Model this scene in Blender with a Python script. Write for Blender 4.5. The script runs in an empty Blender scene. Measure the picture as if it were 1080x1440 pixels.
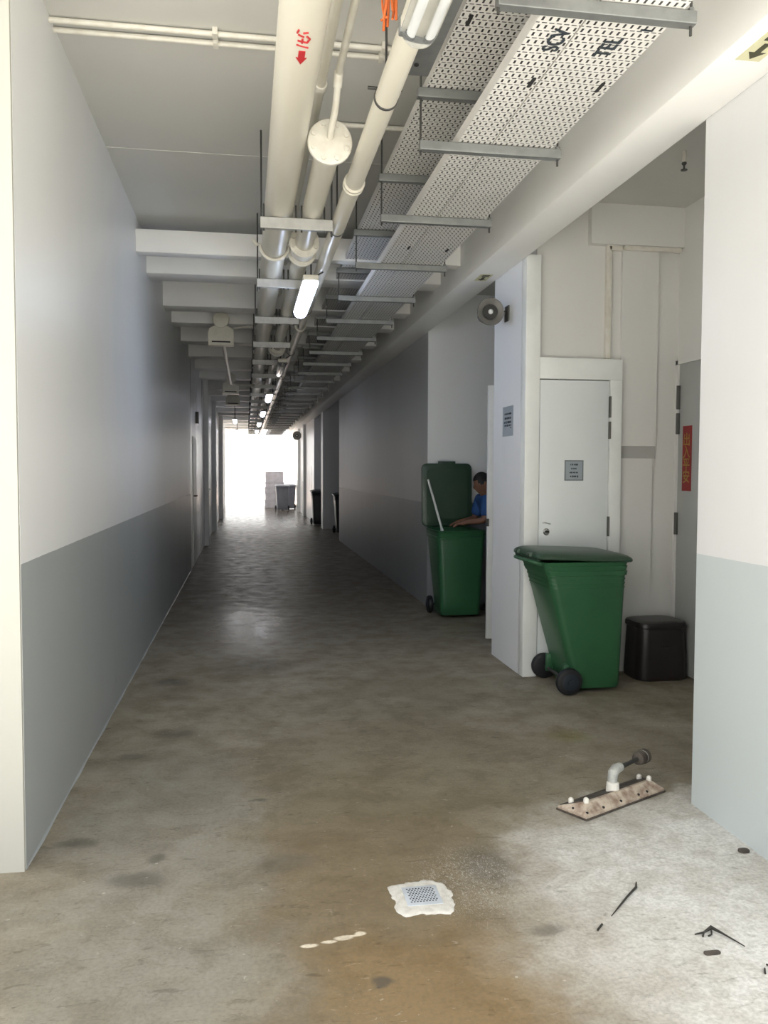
import bpy, bmesh, math, random
from mathutils import Vector, Matrix
PI = math.pi
random.seed(7)
scn = bpy.context.scene
COL = scn.collection

# ------------------------------------------------------------------ materials
def srgb(r, g, b):
    f = lambda c: (c/255)/12.92 if c/255 <= .04045 else ((c/255+.055)/1.055)**2.4
    return (f(r), f(g), f(b), 1)

class NT:
    def __init__(s, name):
        s.m = bpy.data.materials.new(name); s.m.use_nodes = True
        s.t = s.m.node_tree; s.n = s.t.nodes
        s.b = s.n['Principled BSDF']
    def new(s, kind, **kw):
        n = s.n.new(kind)
        for k, v in kw.items(): setattr(n, k, v)
        return n
    def link(s, a, b): s.t.links.new(a, b)
    def put(s, sock, v):
        if hasattr(v, 'is_output') or isinstance(v, bpy.types.NodeSocket): s.link(v, sock)
        else: sock.default_value = v
    def pos(s): return s.new('ShaderNodeNewGeometry').outputs['Position']
    def objco(s): return s.new('ShaderNodeTexCoord').outputs['Object']
    def sep(s, v):
        n = s.new('ShaderNodeSeparateXYZ'); s.link(v, n.inputs[0]); return n.outputs
    def math(s, op, a, b=0.0, c=0.0, clamp=False):
        n = s.new('ShaderNodeMath', operation=op, use_clamp=clamp)
        s.put(n.inputs[0], a); s.put(n.inputs[1], b); s.put(n.inputs[2], c); return n.outputs[0]
    def noise(s, co, scale, detail=4, rough=.55, dist=0, col=False):
        n = s.new('ShaderNodeTexNoise'); s.link(co, n.inputs['Vector'])
        n.inputs['Scale'].default_value = scale; n.inputs['Detail'].default_value = detail
        n.inputs['Roughness'].default_value = rough; n.inputs['Distortion'].default_value = dist
        return n.outputs['Color' if col else 'Fac']
    def ramp(s, v, lo, hi, a=0., b=1.):
        n = s.new('ShaderNodeMapRange', interpolation_type='SMOOTHSTEP'); s.put(n.inputs[0], v)
        for i, x in ((1, lo), (2, hi), (3, a), (4, b)): n.inputs[i].default_value = x
        return n.outputs[0]
    def mix(s, f, a, b, mode='MIX'):
        n = s.new('ShaderNodeMix', data_type='RGBA', blend_type=mode)
        s.put(n.inputs[0], f); s.put(n.inputs[6], a); s.put(n.inputs[7], b); return n.outputs[2]
    def scale(s, co, v):
        n = s.new('ShaderNodeVectorMath', operation='MULTIPLY'); s.link(co, n.inputs[0]); n.inputs[1].default_value = v
        return n.outputs[0]
    def bump(s, h, strength=.2, dist=.01):
        n = s.new('ShaderNodeBump'); s.put(n.inputs['Height'], h)
        n.inputs['Strength'].default_value = strength; n.inputs['Distance'].default_value = dist
        s.link(n.outputs[0], s.b.inputs['Normal'])
    def done(s, col, rough=.5, metal=0., spec=.5):
        s.put(s.b.inputs['Base Color'], col); s.put(s.b.inputs['Roughness'], rough)
        s.b.inputs['Metallic'].default_value = metal; s.b.inputs['Specular IOR Level'].default_value = spec
        return s.m

def simple(name, c, rough=.5, metal=0., c2=None, sc=6., amt=.5, bump=0., spec=.5, stretch=(1, 1, 1)):
    t = NT(name); co = t.scale(t.objco(), stretch)
    n = t.noise(co, sc, 5)
    col = t.mix(t.ramp(n, .35, .7, 0, amt), c, c2 or tuple(x*.7 for x in c[:3])+(1,))
    if bump: t.bump(t.noise(co, sc*6, 3), bump, .003)
    return t.done(col, rough, metal, spec)

def wall_mat(name, up, dado=None, split=1.19, rough=.33, allround=False):
    t = NT(name); p = t.pos(); x, y, z = t.sep(p)
    big = t.noise(t.scale(p, (1, 1, .35)), 1.1, 5)
    fine = t.noise(p, 9, 5, .65)
    col = t.mix(t.ramp(big, .4, .75, 0, .25), up, tuple(c*.86 for c in up[:3])+(1,))
    if dado:
        edge = t.math('ADD', z, t.math('MULTIPLY', t.math('SUBTRACT', fine, .5), .006))
        nx = t.sep(t.new('ShaderNodeNewGeometry').outputs['Normal'])[0]
        f = t.math('MULTIPLY', t.math('LESS_THAN', edge, split), t.math('GREATER_THAN', t.math('ABSOLUTE', nx), -1. if allround else .6))
        d2 = t.mix(t.ramp(big, .4, .75, 0, .3), dado, tuple(c*.84 for c in dado[:3])+(1,))
        col = t.mix(f, col, d2)
    # scuffs and grime low on the wall
    low = t.math('MULTIPLY', t.ramp(z, .0, .55, 1, 0), t.ramp(t.noise(t.scale(p, (1, 1, .5)), 6, 6, .7), .62, .75))
    col = t.mix(t.math('MULTIPLY', low, .35), col, srgb(95, 97, 96))
    up_s = t.ramp(t.noise(t.scale(p, (2, 2, .3)), 2.3, 5, .7), .62, .85, 0, .10)
    col = t.mix(up_s, col, srgb(120, 120, 116))
    t.bump(t.noise(p, 35, 3), .06, .004)
    return t.done(col, t.ramp(big, .3, .7, rough, rough+.03), 0, .45)

M = {}
M['wall'] = wall_mat('wall_paint_white_and_grey', (.76, .77, .77, 1), (.355, .38, .385, 1), rough=.36)
M['wall_all'] = wall_mat('wall_paint_grey_below', (.56, .565, .57, 1), (.28, .295, .31, 1), rough=.46, allround=True)
M['wall_white'] = wall_mat('wall_paint_white', (.84, .85, .86, 1), None, rough=.45)
M['wall_gloss'] = wall_mat('wall_paint_gloss_white', (.84, .84, .84, 1), None, rough=.27)
M['wall_back'] = wall_mat('wall_paint_white_over_grey', (.86, .88, .88, 1), (.29, .305, .32, 1), allround=True)
M['cream'] = wall_mat('wall_paint_end_toned_down', (.45, .447, .405, 1), None, rough=.5)  # white wall end, its colour darkened to offset the strong daylight there
M['wall_riser'] = wall_mat('wall_paint_cream', (.73, .725, .70, 1), None, rough=.5)
M['wall_light'] = wall_mat('wall_paint_white_and_pale_grey', (.73, .735, .74, 1), (.55, .60, .61, 1), 1.175, rough=.4)
M['ceiling'] = wall_mat('ceiling_paint', (.60, .595, .565, 1), None, rough=.6)
M['grey_band'] = wall_mat('grey_render_band', (.44, .44, .42, 1), None, rough=.6)
M['beam'] = wall_mat('beam_paint', (.86, .86, .84, 1), None, rough=.5)

def floor_mat():
    t = NT('stained_concrete'); p = t.pos(); x, y, z = t.sep(p)
    dn = t.noise(p, 2.2, 6, .6, col=True); dn2 = t.noise(p, 9, 5, .6, col=True)
    def disp(co, tex, amt):
        a = t.new('ShaderNodeVectorMath', operation='SUBTRACT'); t.link(tex, a.inputs[0]); a.inputs[1].default_value = (.5, .5, .5)
        b = t.new('ShaderNodeVectorMath', operation='MULTIPLY_ADD'); t.link(a.outputs[0], b.inputs[0])
        b.inputs[1].default_value = (amt, amt, 0); t.link(co, b.inputs[2]); return b.outputs[0]
    q = disp(disp(p, dn, .9), dn2, .22)
    q2 = disp(p, dn2, .10)
    n1 = t.noise(p, 1.3, 6, .6); n2 = t.noise(p, 5, 6, .65); n3 = t.noise(p, 22, 5, .7); n4 = t.noise(p, 70, 3, .6)
    col = t.mix(t.ramp(n1, .35, .65), (.29, .252, .19, 1), (.365, .325, .255, 1))
    col = t.mix(t.ramp(n2, .4, .7, 0, .55), col, (.20, .175, .135, 1))
    def blob(cx, cy, rx, ry, co=q, soft=.5):
        a = t.new('ShaderNodeVectorMath', operation='SUBTRACT'); t.link(co, a.inputs[0]); a.inputs[1].default_value = (cx, cy, 0)
        b = t.new('ShaderNodeVectorMath', operation='MULTIPLY'); t.link(a.outputs[0], b.inputs[0]); b.inputs[1].default_value = (1/rx, 1/ry, 0)
        l = t.new('ShaderNodeVectorMath', operation='LENGTH'); t.link(b.outputs[0], l.inputs[0])
        return t.ramp(l.outputs['Value'], 1-soft, 1+soft, 1, 0)
    # brown stain down the middle
    col = t.mix(t.math('MULTIPLY', blob(.60, 2.85, .62, 1.25), .75), col, (.205, .152, .082, 1))
    col = t.mix(t.math('MULTIPLY', blob(.62, 2.28, .40, .32), .65), col, (.27, .180, .085, 1))
    col = t.mix(t.math('MULTIPLY', blob(.8, 4.2, .75, .9), .5), col, (.21, .185, .125, 1))
    # greyer on the other side
    col = t.mix(t.math('MULTIPLY', blob(-.35, 3.2, .42, 1.4), .6), col, (.30, .29, .255, 1))
    # whitish area by the column
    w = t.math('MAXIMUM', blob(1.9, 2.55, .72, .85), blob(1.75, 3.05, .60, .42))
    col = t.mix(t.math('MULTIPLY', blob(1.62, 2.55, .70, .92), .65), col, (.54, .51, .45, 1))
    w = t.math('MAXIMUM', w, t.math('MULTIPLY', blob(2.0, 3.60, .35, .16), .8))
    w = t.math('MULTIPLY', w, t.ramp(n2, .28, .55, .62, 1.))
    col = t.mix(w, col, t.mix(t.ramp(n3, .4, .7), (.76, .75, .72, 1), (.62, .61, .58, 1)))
    # oil stains
    for cx, cy, rx, ry, a in ((-.42, 3.2, .10, .06, .5), (-.40, 5.0, .12, .10, .45), (-.36, 3.36, .03, .03, .5), (.05, 3.9, .04, .02, .6),
                              (-.62, 4.6, .08, .05, .5), (.40, 2.42, .03, .02, .7), (-.7, 3.55, .07, .04, .6), (1.0, 2.62, .06, .03, .5),
                              (-.55, 6.2, .12, .1, .5), (.1, 6.6, .25, .2, .3), (.15, 3.25, .12, .07, .35), (.93, 3.1, .10, .16, .5)):
        col = t.mix(t.math('MULTIPLY', blob(cx, cy, rx, ry, q2, .6), a), col, (.08, .075, .065, 1))
    col = t.mix(t.math('MULTIPLY', blob(1.86, 4.58, .10, .10, q2, .8), .5), col, (.20, .19, .04, 1))
    # floor colour darker and browner further down the corridor
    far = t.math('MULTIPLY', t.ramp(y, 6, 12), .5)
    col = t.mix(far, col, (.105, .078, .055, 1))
    # scratched concrete round the drain
    scr = t.math('MULTIPLY', blob(.86, 2.98, .22, .26, q2, .6), t.ramp(t.noise(t.scale(p, (1.6, .8, 1)), 45, 3, .8, 2.5), .54, .60))
    col = t.mix(t.math('MULTIPLY', scr, .75), col, (.52, .50, .45, 1))
    # splashes of cream paint
    for cx, cy, rx, ry in ((.197, 2.655, .028, .011), (.262, 2.668, .026, .008), (.313, 2.683, .032, .014), (.372, 2.697, .020, .012), (.345, 2.688, .03, .006)):
        col = t.mix(blob(cx, cy, rx, ry, disp(p, dn2, .02), .25), col, (.78, .70, .56, 1))
    # specks
    sp = t.math('MULTIPLY', t.math('GREATER_THAN', t.noise(p, 30, 2, .5), .735), t.ramp(n1, .4, .6, .2, 1))
    col = t.mix(t.math('MULTIPLY', sp, .6), col, (.62, .58, .5, 1))
    dk = t.math('GREATER_THAN', t.noise(t.scale(p, (1, 1.6, 1)), 17, 3, .6), .74)
    col = t.mix(t.math('MULTIPLY', dk, .5), col, (.07, .065, .055, 1))
    col = t.mix(t.ramp(n4, .35, .7, 0, .25), col, (.12, .11, .095, 1))
    # scuffs and wear at several sizes
    m1 = t.noise(disp(p, dn, .5), 3.4, 8, .72)
    col = t.mix(t.ramp(m1, .42, .62, 0, .45), col, t.mix(1., col, (.62, .58, .52, 1), 'MULTIPLY'))
    m2 = t.noise(t.scale(p, (2.2, 7, 1)), 4.5, 7, .75, .8)
    col = t.mix(t.ramp(m2, .56, .66, 0, .55), col, t.mix(1., col, (.52, .50, .48, 1), 'MULTIPLY'))
    m3 = t.noise(t.scale(p, (3, 8, 1)), 7, 6, .75, 1.2)
    col = t.mix(t.ramp(m3, .60, .70, 0, .35), col, (.55, .52, .46, 1))
    ro = t.math('ADD', t.ramp(n2, .3, .7, .34, .50), t.math('MULTIPLY', w, .3))
    ro = t.math('ADD', ro, t.ramp(y, 3.5, 9.0, .18, 0))
    ro = t.math('SUBTRACT', ro, t.ramp(y, 17, 30, 0, .20))
    ro = t.math('SUBTRACT', ro, t.math('MULTIPLY', blob(-.02, 8.3, .35, 1.1, q2, .7), .20))
    ro = t.math('MAXIMUM', ro, .12)
    h = t.math('ADD', t.math('MULTIPLY', t.noise(t.scale(p, (.5, 1.6, 1)), 2.2, 4), 1.6), t.math('MULTIPLY', n3, .3))
    t.bump(h, .03, .012)
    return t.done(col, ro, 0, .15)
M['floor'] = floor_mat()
M['ground'] = simple('sunlit_paving', (.56, .54, .50, 1), .8, c2=(.40, .38, .35, 1), sc=1.5)
M['ground_far'] = simple('sunlit_warm_paving', (.74, .60, .52, 1), .8, c2=(.62, .50, .43, 1), sc=1.5)

M['pipe'] = simple('cream_pipe_paint', (.66, .63, .54, 1), .32, c2=(.55, .51, .42, 1), sc=3, stretch=(1, .2, 1))
M['pipe_white'] = simple('white_pipe_paint', (.74, .72, .65, 1), .35, c2=(.58, .54, .45, 1), sc=14)
M['galv'] = simple('galvanised_steel', (.27, .28, .275, 1), .42, .6, c2=(.20, .205, .205, 1), sc=18)
M['galv_light'] = simple('pale_galvanised_steel', (.50, .50, .48, 1), .45, .35, c2=(.36, .36, .34, 1), sc=18)
M['steel_dark'] = simple('dark_steel_rod', (.09, .09, .085, 1), .5, .6)
M['black'] = simple('black_rubber', (.011, .012, .014, 1), .55)
M['hub'] = simple('grey_blue_plastic_hub', (.018, .025, .036, 1), .5)
M['green'] = simple('green_bin_plastic', (.030, .118, .050, 1), .36, c2=(.022, .085, .040, 1), sc=3, spec=.5)
M['green_lid'] = simple('dark_green_lid_plastic', (.030, .070, .042, 1), .36, c2=(.05, .075, .05, 1), sc=5, spec=.5)
M['grey_bin'] = simple('grey_bin_plastic', (.20, .21, .25, 1), .4)  # grey lightened to stand in for the bright haze at the exit
M['dark_bin'] = simple('near_black_bin_plastic', (.020, .025, .028, 1), .4)
M['black_bin'] = simple('black_bin_plastic', (.016, .013, .013, 1), .34, c2=(.03, .024, .022, 1), sc=4)
M['beige'] = simple('beige_plastic', (.70, .67, .57, 1), .4)
M['door'] = simple('pale_grey_door_paint', (.78, .82, .82, 1), .4, c2=(.73, .77, .77, 1), sc=2)
M['door_grey'] = simple('mid_grey_door_paint', (.42, .43, .42, 1), .45, c2=(.37, .38, .37, 1), sc=2)
M['frame'] = simple('white_frame_paint', (.86, .88, .86, 1), .4, c2=(.72, .74, .72, 1), sc=3)
M['hinge'] = simple('worn_steel_hinge', (.12, .12, .11, 1), .5, .5)
M['chrome'] = simple('brushed_steel', (.6, .6, .58, 1), .25, .9)
M['paper'] = simple('laminated_grey_paper', (.33, .38, .42, 1), .3, c2=(.40, .43, .45, 1))
M['ink'] = simple('dark_ink', (.03, .04, .05, 1), .6)
M['paper_edge'] = simple('grey_paper_border', (.20, .23, .24, 1), .5)
M['red_paper'] = simple('red_poster_paper', (.25, .010, .013, 1), .45)
M['gold'] = simple('gold_print', (.36, .235, .045, 1), .4, .3)
M['red_ink'] = simple('red_marking', (.50, .03, .035, 1), .5)
M['sticker'] = simple('pale_yellow_sticker', (.74, .72, .48, 1), .5)
M['sticker_ink'] = simple('olive_black_print', (.05, .05, .018, 1), .5)
M['orange'] = simple('orange_cord', (.68, .15, .03, 1), .5)
M['plaster'] = simple('white_plaster', (.70, .68, .63, 1), .8, c2=(.45, .42, .37, 1), sc=38, bump=.6)
M['grate'] = simple('blue_grey_grate', (.55, .59, .64, 1), .5)
M['hole'] = simple('dark_hole', (.02, .02, .02, 1), .8)
M['rust'] = simple('rust_stained_tin', (.56, .48, .39, 1), .7, .1, c2=(.24, .155, .11, 1), sc=22, amt=.9, bump=.4)
M['grime'] = simple('dark_tin', (.10, .085, .07, 1), .75, .1, c2=(.04, .03, .025, 1), sc=20, amt=.9)
M['cap_white'] = simple('white_plastic_knob', (.80, .78, .72, 1), .5)
M['pvc'] = simple('grey_white_pvc', (.36, .37, .35, 1), .5, c2=(.62, .62, .58, 1), sc=25)
M['twig'] = simple('dark_twig', (.03, .027, .022, 1), .8)
M['skin'] = simple('skin', (.24, .12, .075, 1), .5)
M['hair'] = simple('black_hair', (.012, .011, .011, 1), .6)
M['shirt'] = simple('blue_shirt_cloth', (.03, .10, .30, 1), .8, c2=(.02, .07, .22, 1), sc=8)
M['trousers'] = simple('black_trouser_cloth', (.014, .015, .02, 1), .85)
M['rod_white'] = simple('white_rod', (.80, .82, .78, 1), .4)
M['foam'] = simple('grey_white_foam', (.74, .72, .78, 1), .7)  # paled so the colour carries the hazy glare around the exit
M['horn'] = simple('grey_horn_plastic', (.17, .165, .15, 1), .4)
M['horn_dark'] = simple('dark_horn_throat', (.03, .03, .028, 1), .5)
M['shoe'] = simple('black_shoe', (.015, .015, .015, 1), .5)

def tray_mat():
    t = NT('perforated_white_steel'); x, y, z = t.sep(t.pos())
    pu, pv = .0262, .050
    def cell(a, p, off):
        f = t.math('FRACT', t.math('ADD', t.math('DIVIDE', a, p), off))
        return t.math('MULTIPLY', t.math('ABSOLUTE', t.math('SUBTRACT', f, .5)), p)
    def slot(du, dv, hu, hv):
        return t.math('MULTIPLY', t.math('LESS_THAN', du, hu), t.math('LESS_THAN', dv, hv))
    s1 = slot(cell(x, pu, 0), cell(y, pv, 0), .0042, .0115)
    s2 = slot(cell(x, pu, .5), cell(y, pv, .5), .0090, .0028)
    nz = t.sep(t.new('ShaderNodeNewGeometry').outputs['Normal'])[2]
    s = t.math('MULTIPLY', t.math('MAXIMUM', s1, s2), t.math('GREATER_THAN', t.math('ABSOLUTE', nz), .7))
    n = t.noise(t.pos(), 5, 4)
    col = t.mix(t.ramp(n, .4, .7, 0, .4), (.70, .69, .66, 1), (.60, .59, .56, 1))
    return t.done(t.mix(s, col, (.03, .03, .03, 1)), .45)
M['tray'] = tray_mat()

def emit(name, c, s):
    t = NT(name); t.b.inputs['Emission Color'].default_value = c; t.b.inputs['Emission Strength'].default_value = s
    n = t.noise(t.objco(), 3); return t.done(t.mix(n, (.8, .8, .8, 1), (.75, .75, .75, 1)), .4)
M['lit'] = emit('lit_lamp_cover', (.85, .88, 1, 1), 7)
M['lit_near'] = emit('brightly_lit_lamp_cover', (.62, .74, 1, 1), 22)
M['clear'] = None
def clear_mat():
    t = NT('clear_lamp_cover'); t.b.inputs['Transmission Weight'].default_value = .9; t.b.inputs['IOR'].default_value = 1.12
    n = t.noise(t.objco(), 8); return t.done(t.mix(n, (.92, .94, .96, 1), (.85, .88, .90, 1)), .12)
M['clear'] = clear_mat()
M['tube'] = simple('white_fluorescent_tube', (.86, .86, .84, 1), .25)

# ------------------------------------------------------------------ mesh helpers
class G:
    def __init__(s): s.bm = bmesh.new()
    def box(s, x0, x1, y0, y1, z0, z1, bev=0, M4=None):
        r = bmesh.ops.create_cube(s.bm, size=1)['verts']
        for v in r: v.co = Vector(((x0+x1)/2+v.co.x*(x1-x0), (y0+y1)/2+v.co.y*(y1-y0), (z0+z1)/2+v.co.z*(z1-z0)))
        if bev:
            es = list({e for v in r for e in v.link_edges})
            r = list({v for f in bmesh.ops.bevel(s.bm, geom=es, offset=bev, segments=2, affect='EDGES', profile=.5)['faces'] for v in f.verts} | {v for v in r if v.is_valid})
        if M4: 
            for v in r: v.co = M4 @ v.co
        return s
    def ring(s, c, u, v, r, n): return [s.bm.verts.new(c+u*(r*math.cos(2*PI*i/n))+v*(r*math.sin(2*PI*i/n))) for i in range(n)]
    def skin(s, rings, cap0=True, cap1=True):
        for a, b in zip(rings, rings[1:]):
            n = len(a)
            for i in range(n): s.bm.faces.new((a[i], a[(i+1) % n], b[(i+1) % n], b[i]))
        if cap0: s.bm.faces.new(list(reversed(rings[0])))
        if cap1: s.bm.faces.new(rings[-1])
        return s
    def lathe(s, prof, c, axis, n=24, cap=True):      # prof: (radius, distance along axis)
        axis = Vector(axis).normalized(); c = Vector(c)
        u = axis.orthogonal().normalized(); v = axis.cross(u)
        return s.skin([s.ring(c+axis*d, u, v, max(r, 1e-4), n) for r, d in prof], cap, True)
    def cyl(s, p0, p1, r, n=16, r2=None):
        p0, p1 = Vector(p0), Vector(p1)
        return s.lathe([(r, 0), (r if r2 is None else r2, (p1-p0).length)], p0, p1-p0, n)
    def tube(s, pts, r, n=10, fillet=0.):
        P = [Vector(p) for p in pts]
        if fillet:
            Q = [P[0]]
            for a, b, c in zip(P, P[1:], P[2:]):
                d0 = (a-b); d1 = (c-b); f = min(fillet, d0.length*.49, d1.length*.49)
                A = b+d0.normalized()*f; B = b+d1.normalized()*f
                for k in range(7):
                    t = k/6; Q.append(A*(1-t)**2+b*2*t*(1-t)+B*t*t)
            Q.append(P[-1]); P = Q
        rings = []; u = None
        for i, p in enumerate(P):
            d = (P[min(i+1, len(P)-1)]-P[max(i-1, 0)]).normalized()
            u = d.orthogonal().normalized() if u is None else (u-d*u.dot(d)).normalized()
            rr = r[i] if isinstance(r, (list, tuple)) else r
            rings.append(s.ring(p, u, d.cross(u), rr, n))
        return s.skin(rings)
    def loft(s, secs, cap0=True, cap1=True): # list of point lists
        return s.skin([[s.bm.verts.new(Vector(p)) for p in sec] for sec in secs], cap0, cap1)
    def poly(s, pts, n, th):                # flat polygon extruded by th along n
        n = Vector(n); a = [Vector(p) for p in pts]
        return s.loft([a, [p+n*th for p in a]])
    def xf(s, m):
        bmesh.ops.transform(s.bm, matrix=m, verts=s.bm.verts); return s

ORG = {}
def tag(o, label=None, cat=None, group=None, kind=None):
    if label: o['label'] = label
    if cat: o['category'] = cat
    if group: o['group'] = group
    if kind: o['kind'] = kind
    return o
def obj(name, g, mat, parent=None, smooth=35, base=None):
    """mesh object; geometry is given in the root's frame, base = where its origin goes"""
    bm = g.bm
    bmesh.ops.recalc_face_normals(bm, faces=bm.faces)
    off = Vector(base) if base else Vector((0, 0, 0))
    if off.length: bmesh.ops.translate(bm, verts=bm.verts, vec=-off)
    me = bpy.data.meshes.new(name); bm.to_mesh(me); bm.free()
    for p in me.polygons: p.use_smooth = True
    me.set_sharp_from_angle(angle=math.radians(smooth))
    me.materials.append(mat)
    o = bpy.data.objects.new(name, me); COL.objects.link(o)
    if parent: o.parent = parent
    o.location = off
    return o
def root(name, label, cat, loc=(0, 0, 0), group=None, rz=0):
    o = bpy.data.objects.new(name, None); o.empty_display_size = .1; COL.objects.link(o)
    o.location = loc; o.rotation_euler.z = rz
    return tag(o, label, cat, group)
def struct(name, g, mat, parent=None):
    o = obj(name, g, mat, parent)
    if not parent: o['kind'] = 'structure'
    return o
def copy_tree(o, parent=None):
    c = o.copy(); COL.objects.link(c)
    if parent: c.parent = parent
    for ch in list(o.children): copy_tree(ch, c)
    return c
ORD = ['nearest', 'second', 'third', 'fourth', 'fifth', 'sixth', 'seventh', 'eighth', 'ninth', 'tenth', 'eleventh', 'twelfth', 'thirteenth', 'fourteenth',
       'fifteenth', 'sixteenth', 'seventeenth', 'eighteenth', 'nineteenth', 'twentieth', 'twenty-first', 'twenty-second', 'twenty-third', 'twenty-fourth',
       'twenty-fifth', 'twenty-sixth', 'twenty-seventh', 'twenty-eighth', 'twenty-ninth', 'thirtieth', 'thirty-first', 'thirty-second']

# ------------------------------------------------------------------ dimensions (m): x across, y down the corridor, z up
XL, XR, XB, ZC, YEND = -.85, 2.05, 3.31, 3.56, 36.0
BX0, BZ = 1.785, 3.13          # the long beam
# ------------------------------------------------------------------ the setting
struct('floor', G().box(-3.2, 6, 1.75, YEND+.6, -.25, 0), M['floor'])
struct('ground_near_end', G().box(-16, 16, -18, 1.75, -.25, -.001), M['ground'])
struct('ground_far_end', G().box(-25, 25, YEND+.6, 75, -.25, -.004), M['ground_far'])
struct('ceiling', G().box(-3.2, 4.2, .5, YEND, ZC, ZC+.3), M['ceiling'])
struct('wall_left', G().box(-3.2, XL, 3.35, 13.3, 0, ZC), M['wall'])
struct('wall_left_far', G().box(-3.2, XL, 13.3, 30.2, 0, ZC), M['wall_gloss'])
struct('wall_left_end', G().box(-3.2, XL-.001, 3.33, 3.36, 0, ZC), M['cream'])
struct('wall_left_far_pillar', G().box(-1.15, XL, 34.6, 35.0, 0, ZC), M['wall'])
struct('wall_right_column', G().box(XR, 3.9, 2.35, 3.545, 0, ZC), M['wall_light'])
struct('wall_right_riser', G().box(XR, 3.9, 6.08, 6.77, 0, ZC), M['wall_white'])
struct('wall_recess_right', G().box(XB, 3.9, 3.545, 6.08, 0, ZC), M['wall_riser'])
struct('wall_recess_back', G().box(2.16, XB, 6.06, 6.085, 0, ZC), M['wall_riser'])
struct('wall_second_recess_right', G().box(3.4, 3.9, 6.77, 9.33, 0, ZC), M['wall_all'])
struct('wall_right', G().box(2.045, 3.9, 9.33, 18.5, 0, ZC), M['wall_all'])
struct('wall_second_recess_back', G().box(2.046, 3.4, 9.315, 9.34, 0, ZC), M['wall_back'])
struct('wall_third_recess_right', G().box(3.0, 3.9, 18.5, 25.1, 0, ZC), M['wall_all'])
struct('wall_right_pier', G().box(2.02, 3.0, 22.2, 22.75, 0, ZC), M['wall_light'])
struct('wall_right_far', G().box(2.02, 3.9, 25.1, YEND, 0, ZC), M['wall_gloss'])
for i, (x0, x1, y0, y1) in enumerate(((XL, XL+.09, 17.5, 17.95), (XL, XL+.10, 21.6, 22.1), (XL, XL+.12, 27.2, 27.8))):
    struct('wall_left_pilaster_%d' % (i+1), G().box(x0-.05, x1, y0, y1, 0, ZC), M['wall'])
for i, (y0, y1) in enumerate(((28.6, 29.1), (31.6, 32.1))):
    struct('wall_right_pilaster_%d' % (i+1), G().box(1.93, 2.06, y0, y1, 0, ZC), M['wall'])
# long beam along the right of the corridor
struct('trim_1', G().box(BX0, XR, .55, YEND, BZ, ZC+.01, bev=.008), M['beam'])
# cross beams
ys = [6.9, 7.62, 9.08, 10.08, 11.5, 13.0, 14.5, 16, 18.1, 19.5, 21, 23, 25, 26.6, 29, 31, 33, 35]
for i, y in enumerate(ys):
    top = 3.455 if i == 0 else ZC+.01
    g = G().box(XL-.02, BX0+.02, y, y+(.13 if i == 0 else .3), 3.275, top, bev=.006)
    struct('trim_%d' % (i+2), g, M['beam'])
# a faint joint line on the near ceiling slab
struct('trim_21', G().box(XL, BX0, 5.50, 5.512, ZC-.003, ZC+.01), M['ceiling'])
# downstand and pilaster steps on the recess back wall
struct('trim_22', G().box(2.56, XB+.01, 5.99, 6.07, 3.26, ZC+.01), M['wall_riser'])
struct('trim_23', G().box(2.83, 3.125, 6.03, 6.07, 1.75, 3.235), M['wall_riser'])
struct('trim_24', G().box(2.83, 3.10, 6.03, 6.07, 0, 1.655), M['wall_riser'])
struct('trim_25', G().box(2.83, 3.128, 6.045, 6.07, 1.655, 1.75), M['grey_band'])
# concrete fillet at the foot of the left wall
struct('baseboard_left', G().loft([[(XL-.01, y, -.005), (XL+.012+.004*math.sin(y*9), y, -.005), (XL-.01, y, .015+.004*math.sin(y*13))] for y in [3.35+.25*k for k in range(40)]]), M['wall'])

# --- riser cupboard: frame with upright, door
FY = 5.97
fr = root('door_1', 'white cupboard door in a raised white frame behind the near green bin', 'door', (2.05, FY, 0)); fr['kind'] = 'structure'; fr.pop('category', None)
def rel(g, r): return g.xf(Matrix.Translation(-Vector(r.location)))
f = G().box(2.05, 2.162, FY, 6.08, 0, BZ+.02, bev=.004)
f.box(2.162, 2.815, FY, 6.07, 2.243, 2.40, bev=.004).box(2.722, 2.815, FY, 6.07, 0, 2.243, bev=.004)
obj('door_frame', rel(f, fr), M['frame'], fr)
dl = obj('door_leaf', rel(G().box(2.168, 2.716, FY+.012, FY+.05, .03, 2.236, bev=.003), fr), M['door'], fr)
for z0, z1 in ((1.96, 2.12), (1.80, 1.93), (1.06, 1.21), (.18, .33)):
    obj('hinge', rel(G().box(2.712, 2.728, FY-.006, FY+.02, z0, z1, bev=.003).cyl((2.72, FY-.004, z0), (2.72, FY-.004, z1), .007, 10), fr), M['hinge'], fr)
lk = obj('lock', rel(G().lathe([(.026, 0), (.026, -.008), (.018, -.014), (.016, -.02)], (2.228, FY+.012, 1.098), (0, 1, 0), 20), fr), M['chrome'], fr)
obj('keyhole', rel(G().box(2.213, 2.243, FY-.012, FY-.005, 1.092, 1.104), fr), M['hole'], lk)
obj('door_pull', rel(G().tube([(2.20, FY+.014, 1.165), (2.21, FY-.012, 1.168), (2.25, FY-.012, 1.158), (2.262, FY+.014, 1.155)], .0035, 8), fr), M['chrome'], fr)

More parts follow.
